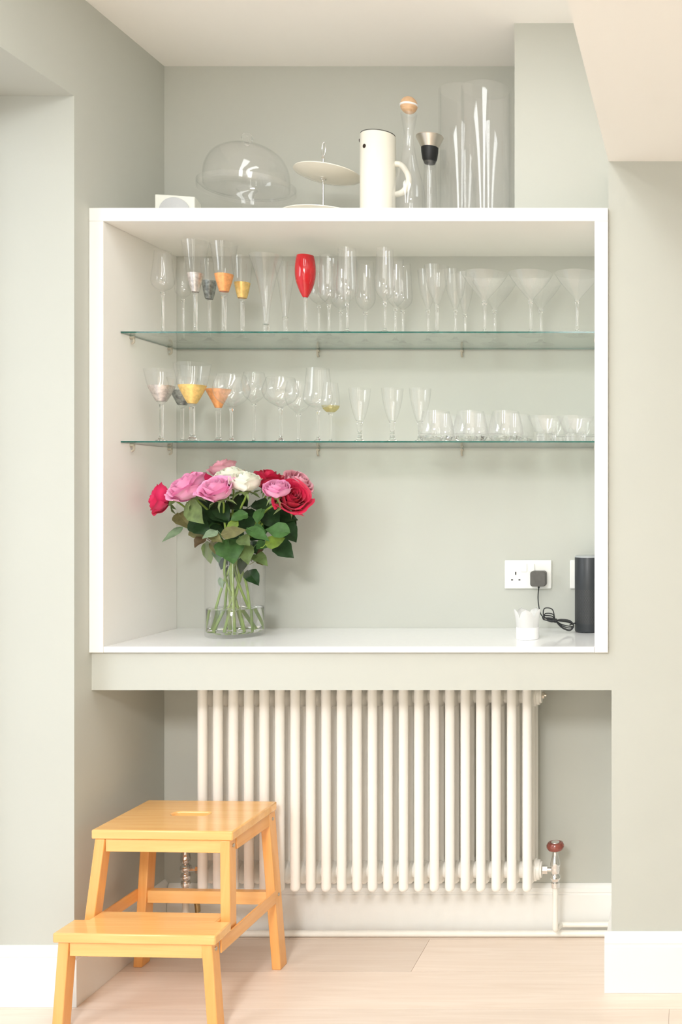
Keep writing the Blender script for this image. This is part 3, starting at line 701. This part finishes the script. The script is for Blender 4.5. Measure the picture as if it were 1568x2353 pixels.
# ------------------------------------------------------------ sockets, adapter, speaker, votive
plug_w = mat('white_plastic', (.86, .86, .82), .3)
dark = mat('slot_dark', (.03, .03, .03), .6)
def socket(u0, u1, v0, v1, label, full=True):
    s = 1.348; a = P(u0, v1, s); b = P(u1, v0, s); c = Vector(((a.x+b.x)/2, YB-.0003, (a.z+b.z)/2)); w2 = (b.x-a.x)/2; h2 = (b.z-a.z)/2
    o = empty('wall_socket', c, label=label, cat='socket', group='double wall sockets')
    obj('face_plate', bx((-w2, -.009, -h2), (w2, 0, h2)), plug_w, o, bevel=.003)
    for sx in (-1, 1):
        obj('rocker_switch', bx((sx*.012-.009, -.0125, .008), (sx*.012+.009, -.0088, .033)), plug_w, o, bevel=.001)
        bm = bmesh.new(); cx = sx*.038
        box(bm, (cx-.002, -.0093, -.001), (cx+.002, -.0088, .008))
        box(bm, (cx-.0145, -.0093, -.0185), (cx-.0085, -.0088, -.0150)); box(bm, (cx+.0085, -.0093, -.0185), (cx+.0145, -.0088, -.0150))
        obj('pin_slots', bm, dark, o, smooth=False)
    return o
s1 = socket(1160, 1268, 1287, 1353, 'white double wall socket with a grey plug adapter in its right outlet')
s2 = socket(1310, 1418, 1287, 1353, 'white double wall socket mostly hidden behind the black speaker')
ac = P(1237, 1330, 1.335); ac.y = YB-.0098
ad = empty('power_adapter', ac, label='dark grey square plug adapter with cable in the double socket', cat='adapter')
q_ = []
for cx_, cz_, a0_ in ((1, 1, 0), (-1, 1, 90), (-1, -1, 180), (1, -1, 270)):
    for k in range(7): t = math.radians(a0_+k*15); q_.append((cx_*.0155+.008*math.cos(t), -.034, cz_*.0155+.008*math.sin(t)))
bm = prism(bmesh.new(), q_, (0, .034, 0))
obj('adapter_body', bm, mat('adapter_grey', (.105, .10, .09), .5, noise=(60, .1)), ad, bevel=.002)
cb_m = mat('cable_black', (.02, .022, .022), .45)
q = lambda u, v, s: P(u, v, s)-ac
bm = tube(bmesh.new(), [Vector((.0, -.015, -.0232)), Vector((.0, -.015, -.030))], .003, 10)
main = [Vector((0, -.015, -.029)), q(1237, 1375, 1.33), q(1240, 1400, 1.325), q(1246, 1415, 1.315), q(1258, 1421, 1.31), q(1276, 1426, 1.305)]
tube(bm, spline(main, 8), .0017, 8)
def loop(c, tipL, tipR, amp):   # one flat turn of the gathered bundle
    pass
knot = (1276, 1426)
for du, dv, su, sv, s in ((-24, -28, -14, 2, 1.305), (-22, -16, -10, -4, 1.308), (-24, -6, -10, 6, 1.30), (-25, -11, -8, 10, 1.312)):
    pts = [q(knot[0], knot[1], s), q(knot[0]+du*.5+6, knot[1]+dv*.9, s), q(knot[0]+du, knot[1]+dv, s), q(knot[0]+du-2, knot[1]+dv*.4, s), q(knot[0]+su, knot[1]+sv*.5-2, s), q(knot[0], knot[1], s)]
    tube(bm, spline(pts, 8), .0017, 8)
for a, b, s in ((2, 20, 1.30), (6, 16, 1.305), (-4, 22, 1.295), (0, 12, 1.31)):
    pts = [q(knot[0], knot[1], s), q(knot[0]+14, knot[1]+a*.4-1, s), q(knot[0]+34, knot[1]+a*.5+2, s), q(knot[0]+43, knot[1]+12, s), q(knot[0]+34, knot[1]+b+1, s), q(knot[0]+16, knot[1]+b*.75, s), q(knot[0], knot[1], s)]
    tube(bm, spline(pts, 8), .0017, 8)
tube(bm, spline([q(1310, 1436, 1.30), q(1322, 1432, 1.31), q(1334, 1434, 1.32)], 6), .0017, 8)
obj('cable', bm, cb_m, ad)
bm = bmesh.new(); kc = q(knot[0], knot[1], 1.303); tube(bm, [kc-Vector((.005, 0, -.001)), kc+Vector((.005, 0, -.001))], .0065, 12); obj('cable_tie', bm, cb_m, ad)
# black cylindrical speaker
sc_ = Vector((PX(1353, 1.318), PY(1.318), .9378)); sr_ = .0415; sh = PZ(1277, 1.312)-.9378
sp = empty('smart_speaker', sc_, label='tall black cylindrical speaker on countertop beside the sockets', cat='speaker')
m, nt, b = nodes('perforated_black'); b.inputs['Base Color'].default_value = (.030, .032, .034, 1); b.inputs['Roughness'].default_value = .5
tc = N(nt, 'ShaderNodeTexCoord'); sx = N(nt, 'ShaderNodeSeparateXYZ'); nt.links.new(tc.outputs['Object'], sx.inputs[0])
at = N(nt, 'ShaderNodeMath', operation='ARCTAN2'); nt.links.new(sx.outputs[1], at.inputs[0]); nt.links.new(sx.outputs[0], at.inputs[1])
m1 = N(nt, 'ShaderNodeMath', operation='MULTIPLY'); m1.inputs[1].default_value = 36; nt.links.new(at.outputs[0], m1.inputs[0])
m2 = N(nt, 'ShaderNodeMath', operation='MULTIPLY'); m2.inputs[1].default_value = 1500; nt.links.new(sx.outputs[2], m2.inputs[0])
c1 = N(nt, 'ShaderNodeMath', operation='SINE'); c2 = N(nt, 'ShaderNodeMath', operation='SINE'); nt.links.new(m1.outputs[0], c1.inputs[0]); nt.links.new(m2.outputs[0], c2.inputs[0])
mm = N(nt, 'ShaderNodeMath', operation='MULTIPLY'); nt.links.new(c1.outputs[0], mm.inputs[0]); nt.links.new(c2.outputs[0], mm.inputs[1])
gt = N(nt, 'ShaderNodeMath', operation='GREATER_THAN'); gt.inputs[1].default_value = .35; nt.links.new(mm.outputs[0], gt.inputs[0])
mx = N(nt, 'ShaderNodeMix', data_type='RGBA'); mx.inputs['A'].default_value = (.045, .048, .05, 1); mx.inputs['B'].default_value = (.006, .006, .006, 1)
nt.links.new(gt.outputs[0], mx.inputs['Factor']); nt.links.new(mx.outputs['Result'], b.inputs['Base Color'])
perf = m; blk = mat('matte_black_shell', (.030, .034, .038), .38)
zg0, zg1 = sh*.115, sh*.56
obj('base', lathe(bmesh.new(), [(0, 0), (sr_-.003, 0), (sr_-.0005, .003), (sr_, .006), (sr_, zg0), (0, zg0)], 56), blk, sp)
obj('speaker_grille', lathe(bmesh.new(), [(0, zg0), (sr_-.0003, zg0), (sr_-.0003, zg1), (0, zg1)], 56), perf, sp)
obj('upper_shell', lathe(bmesh.new(), [(0, zg1), (sr_, zg1), (sr_, sh-.006), (sr_-.0008, sh-.0045), (0, sh-.0045)], 56), blk, sp)
obj('light_ring', lathe(bmesh.new(), [(0, sh-.0045), (sr_-.0005, sh-.0045), (sr_-.0008, sh-.001), (sr_-.003, sh), (0, sh)], 56), mat('ring_grey', (.42, .44, .45), .3), sp)
# white petal votive
vt = Vector((PX(1213, 1.247), PY(1.247), .9378))
vo = empty('candle_holder', vt, label='small white crown-shaped candle holder with petal rim on countertop', cat='candle holder')
cer = mat('white_ceramic', (.95, .95, .94), .35, sss=.4)
rr = 26*1.247/1000
bm = lathe(bmesh.new(), [(0, 0), (rr-.001, 0), (rr, .001), (rr, .034), (rr-.003, .034), (rr-.003, .006), (0, .006)], 48)
obj('cup', bm, cer, vo)
bm = bmesh.new()
for k in range(5):
    th = math.radians(-90+k*72+4); d = Vector((math.cos(th), math.sin(th), 0)); sd = Vector((-d.y, d.x, 0))
    vs = []
    for i in range(10):
        t = i/9; wv = rr*.64*max(1-max((t-.25)/.75, 0)**2.3, 0)**.5
        row = []
        for j in range(7):
            c = 2*j/6-1; lean = .009*t**1.3
            ang2 = c*wv/rr if wv > 0 else 0
            p = (d*math.cos(ang2)+sd*math.sin(ang2))*(rr-.0015+lean)+Vector((0, 0, .028+.058*t))
            p -= d*.004*abs(c)*t
            row.append(bm.verts.new(p))
        vs.append(row)
    for i in range(9):
        for j in range(6): bm.faces.new((vs[i][j], vs[i][j+1], vs[i+1][j+1], vs[i+1][j]))
bmesh.ops.solidify(bm, geom=bm.faces[:], thickness=.0028)
obj('petal_rim', bm, cer, vo)

# ------------------------------------------------------------ column radiator
S1, S2 = 1.2757, 1.333
yf, yb = PY(S1), PY(S2)-.004
zt_, zb_ = .793, .187
ra = empty('column_radiator', (PX(840, S1), yf, 0), label='cream column radiator with many vertical tubes below the cabinet', cat='radiator')
ys = [yf, (yf+yb)/2, yb]
rt = .0140
x_first, x_last = PX(466, S1), PX(1212, S1)
for i in range(22):
    x = x_first+(x_last-x_first)*i/21-ra.location.x
    bm = bmesh.new()
    for y in ys:
        pr = [(0, zb_)]+[(rt*math.sin(a), zb_+rt*(1-math.cos(a))) for a in (.25, .5, .75, 1.0, 1.25, 1.57)]+[(rt*math.sin(a), zt_-rt*(1-math.cos(a))) for a in (1.57, 1.25, 1.0, .75, .5, .25)]+[(0, zt_)]
        lathe(bm, pr, 20, (x, y-yf, 0))
    for z in (zt_-.042, zb_+.042):        # the pressed heads joining the tubes front to back
        pr = [(0, -.0145), (.026, -.0145), (.0315, -.010), (.033, 0), (.0315, .010), (.026, .0145), (0, .0145)]
        b2 = lathe(bmesh.new(), pr, 24)
        bmesh.ops.transform(b2, matrix=Matrix.Translation((x, (yf+yb)/2-yf, z))@Matrix.Rotation(math.pi/2, 4, 'Y')@Matrix.Diagonal((1, 1.9, 1, 1)), verts=b2.verts)
        me = bpy.data.meshes.new('t'); b2.to_mesh(me); b2.free(); bm.from_mesh(me); bpy.data.meshes.remove(me)
    obj('column', bm, rad_m, ra)
for z in (zt_-.042, zb_+.042):
    bm = bmesh.new(); c = Vector((0, (yf+yb)/2-yf, z))
    tube(bm, [c+Vector((x_first-ra.location.x-.022, 0, 0)), c+Vector((x_last-ra.location.x+.022, 0, 0))], .0235, 24)
    obj('header_tube', bm, rad_m, ra)
    for sx, xx in ((-1, x_first), (1, x_last)):
        bm = bmesh.new(); x0 = xx-ra.location.x
        tube(bm, [c+Vector((x0+sx*.012, 0, 0)), c+Vector((x0+sx*.020, 0, 0)), c+Vector((x0+sx*.0201, 0, 0)), c+Vector((x0+sx*.029, 0, 0)), c+Vector((x0+sx*.0291, 0, 0)), c+Vector((x0+sx*.035, 0, 0))],
             [.033, .033, .029, .029, .024, .023], 24)
        obj('end_boss', bm, rad_m, ra)
bm = bmesh.new(); c = Vector((x_last-ra.location.x, (yf+yb)/2-yf, zt_-.042))
tube(bm, [c+Vector((.034, 0, 0)), c+Vector((.042, 0, 0))], .010, 6); tube(bm, [c+Vector((.041, 0, 0)), c+Vector((.048, 0, 0))], .005, 10)
obj('bleed_plug', bm, mat('pale_nickel', (.75, .70, .62), .25, 1), ra)
RZ = zb_+.042; RY = (yf+yb)/2
def turned(prof, n=28): return lathe(bmesh.new(), prof, n)
# right valve with wooden wheel
XV = PX(1277, 1.3045)
v1 = empty('radiator_valve', (XV, RY, 0), label='chrome radiator valve with round brown wooden handwheel, right end', cat='valve', group='radiator valves')
obj('valve_body', turned([(0, .176), (.013, .176), (.013, .190), (.010, .192), (.0125, .198), (.016, .205), (.014, .213), (.0105, .217), (.0125, .222), (.014, .230), (.0135, .238), (.0155, .242), (.0145, .250), (.0105, .266), (.0085, .272), (.0085, .284), (0, .284)]), chrome_m, v1)
obj('handwheel', turned([(0, .292), (.016, .287), (.022, .289), (.0265, .297), (.0265, .303), (.022, .310), (.016, .3115), (.014, .309), (0, .308)]), mat('brown_wood_wheel', (.27, .065, .045), .22, coat=.6, noise=(40, .15)), v1)
obj('wheel_cap', turned([(0, .3095), (.0135, .3095), (.0125, .312), (.005, .3135), (0, .314)]), chrome_m, v1)
obj('gland', turned([(0, .283), (.0085, .283), (.009, .287), (.0095, .289), (0, .289)]), dark, v1)
bm = bmesh.new(); zc = RZ
ex = x_last+.0355-XV
tube(bm, [Vector((-.008, 0, zc)), Vector((ex+.014, 0, zc))], .0065, 14); tube(bm, [Vector((ex+.0005, 0, zc)), Vector((ex+.016, 0, zc))], .0125, 6)
obj('union_nut', bm, chrome_m, v1)
# left lockshield
XW = PX(428, 1.3045)
v2 = empty('radiator_valve', (XW, RY, 0), label='chrome lockshield valve at the left end, seen behind the stool', cat='valve', group='radiator valves')
obj('valve_body', turned([(0, .176), (.011, .176), (.014, .186), (.013, .194), (.010, .197), (.013, .202), (.015, .210), (.013, .217), (.010, .220), (.013, .226), (.0165, .232), (.0155, .240), (.0085, .246), (.013, .252), (.0145, .262), (.012, .278), (.0105, .290), (.006, .291), (0, .285)]), chrome_m, v2)
bm = bmesh.new(); ex = x_first-.0355-XW
tube(bm, [Vector((.008, 0, zc)), Vector((ex-.012, 0, zc))], .0065, 14); tube(bm, [Vector((ex-.0005, 0, zc)), Vector((ex-.014, 0, zc))], .0115, 6)
obj('union_nut', bm, chrome_m, v2)
# supply pipes
pipe_m = mat('cream_painted_pipe', (.86, .84, .77), .35)
pr_ = .0085; PYP = .316
bm = tube(bmesh.new(), spline([(XV, RY, .176), (XV, RY, .12), (XV, RY, .062), (XV+.001, RY+.008, .046), (XV+.008, PYP-.008, .0395), (XV+.020, PYP, .039), (XV+.04, PYP, .039)], 6)+[Vector((-.213, PYP, .039))], pr_, 16)
tag(obj('heating_pipe', bm, pipe_m), 'cream pipe dropping from the right valve and turning right above the floor pipe', 'pipe', 'heating pipes')
bm = tube(bmesh.new(), spline([(XW, RY, .176), (XW, RY, .12), (XW, RY, .05), (XW+.003, RY+.006, .024), (XW+.016, RY+.026, .0125), (XW+.045, PYP, .0112), (XW+.07, PYP, .011)], 6)+[Vector((-.213, PYP, .011))], pr_+.001, 16)
tag(obj('heating_pipe', bm, pipe_m), 'cream pipe lying along the floor under the radiator from the left valve', 'pipe', 'heating pipes')
dc = P(454, 2083, 1.3045)
dr = empty('drain_cock', dc, label='small aged brass drain cock behind the lower stool rail', cat='drain cock')
bm = tube(bmesh.new(), [Vector((-.004, 0, .022)), Vector((0, 0, 0)), Vector((.001, 0, -.016))], .0075, 12); tube(bm, [Vector((-.016, 0, .022)), Vector((.018, 0, .020))], .006, 10)
tube(bm, [Vector((-.016, 0, .022)), Vector((XW-dc.x+.010, RY-dc.y, .022))], .005, 8)
obj('drain_body', bm, brass_m, dr)

# ------------------------------------------------------------ step stool
st = empty('step_stool', (-1.3645, -.1045, 0), math.radians(-2), label='honey-coloured wooden two-step stool with handle slot in front of the radiator', cat='step stool')
# seat with slot
bm = bmesh.new(); W_, D_, Z1, TH = .189, .2535, .470, .025
oc = [(-W_, 0), (W_, 0), (W_, D_), (-W_, D_)]
cx, cy, hl, hr = .0015, .138, .036, .0165
sl = [(cx+hl+hr*math.cos(a), cy+hr*math.sin(a)) for a in [math.pi*(-.5+i/10) for i in range(11)]]+[(cx-hl+hr*math.cos(a), cy+hr*math.sin(a)) for a in [math.pi*(.5+i/10) for i in range(11)]]
def ring(pts, z): return [bm.verts.new((x, y, z)) for x, y in pts]
tops, bots = [], []
for z, lst in ((Z1, tops), (Z1-TH, bots)):
    a = ring(oc, z); b = ring(sl, z); lst += [a, b]
    es = [bm.edges.new((r[i], r[(i+1) % len(r)])) for r in (a, b) for i in range(len(r))]
    bmesh.ops.triangle_fill(bm, use_beauty=True, edges=es)
for a, b in zip(tops, bots):
    n = len(a)
    for i in range(n): bm.faces.new((a[i], a[(i+1) % n], b[(i+1) % n], b[i]))
obj('seat', bm, birch_m, st, bevel=.004)
# step board: notched round the middle legs
hw = .207; y0, y1, y2 = -.121, -.040, .012; ni = .168
pts = [(-hw, y0), (hw, y0), (hw, y1), (ni, y1), (ni, y2), (-ni, y2), (-ni, y1), (-hw, y1)]
obj('step_board', prism(bmesh.new(), [(x, y, .253) for x, y in pts], (0, 0, -.025)), birch_m, st, bevel=.004)
def leg(xt, yt, zt, xb, yb_, zb, wx, dy, flip):
    """section wx by dy; xt, xb are the outer side, yt, yb_ the front face"""
    s = 1 if flip else -1
    f = lambda x, y, z: [(x, y, z), (x-s*wx, y, z), (x-s*wx, y+dy, z), (x, y+dy, z)]
    return hexa(bmesh.new(), f(xb, yb_, zb), f(xt, yt, zt))
scr = mat('screw_zinc', (.55, .53, .48), .35, 1)
def screw(x, y, z, s, par):
    bm = tube(bmesh.new(), [Vector((x-s*.002, y, z)), Vector((x+s*.0012, y, z))], .0048, 14)
    tube(bm, [Vector((x+s*.001, y, z)), Vector((x+s*.0016, y, z))], .0018, 6)
    obj('screw', bm, scr, par, label='zinc screw head')
for s in (-1, 1):
    fl = s > 0
    l = obj('leg', leg(s*.180, .002, .445, s*.1965, -.026, .195, .026, .034, fl), birchv_m, st, bevel=.002); screw(s*.1825, .018, .428, s, l)
    l = obj('leg', leg(s*.183, .214, .445, s*.2145, .222, 0, .026, .040, fl), birchv_m, st, bevel=.002); screw(s*.1845, .236, .425, s, l); screw(s*.2000, .240, .208, s, l)
    l = obj('leg', leg(s*.196, -.116, .228, s*.213, -.117, 0, .027, .034, fl), birchv_m, st, bevel=.002); screw(s*.1985, -.100, .212, s, l)
    # side rails
    obj('side_rail', hexa(bmesh.new(), [(s*.183, .0365, .411), (s*.165, .0365, .411), (s*.167, .2135, .411), (s*.1855, .2135, .411)], [(s*.181, .0365, .4445), (s*.163, .0365, .4445), (s*.165, .2135, .4445), (s*.1835, .2135, .4445)]), birchy_m, st, bevel=.0015)
    obj('side_rail', hexa(bmesh.new(), [(s*.2035, -.0815, .192), (s*.1985, -.0815, .192), (s*.1985, .2195, .192), (s*.2035, .2195, .192)],
        [(s*.2025, -.0815, .2275), (s*.1975, -.0815, .2275), (s*.1975, .2195, .2275), (s*.2025, .2195, .2275)]), birchy_m, st, bevel=.0012)
def rail(y, z0, z1, x, d): obj('cross_rail', bx((-x, y, z0), (x, y+d, z1)), birch_m, st, bevel=.0015)
rail(.006, .411, .4445, .1545, .018)
rail(.222, .411, .4445, .1575, .018)
rail(-.112, .192, .2275, .1695, .018)
rail(.224, .184, .220, .1745, .020)
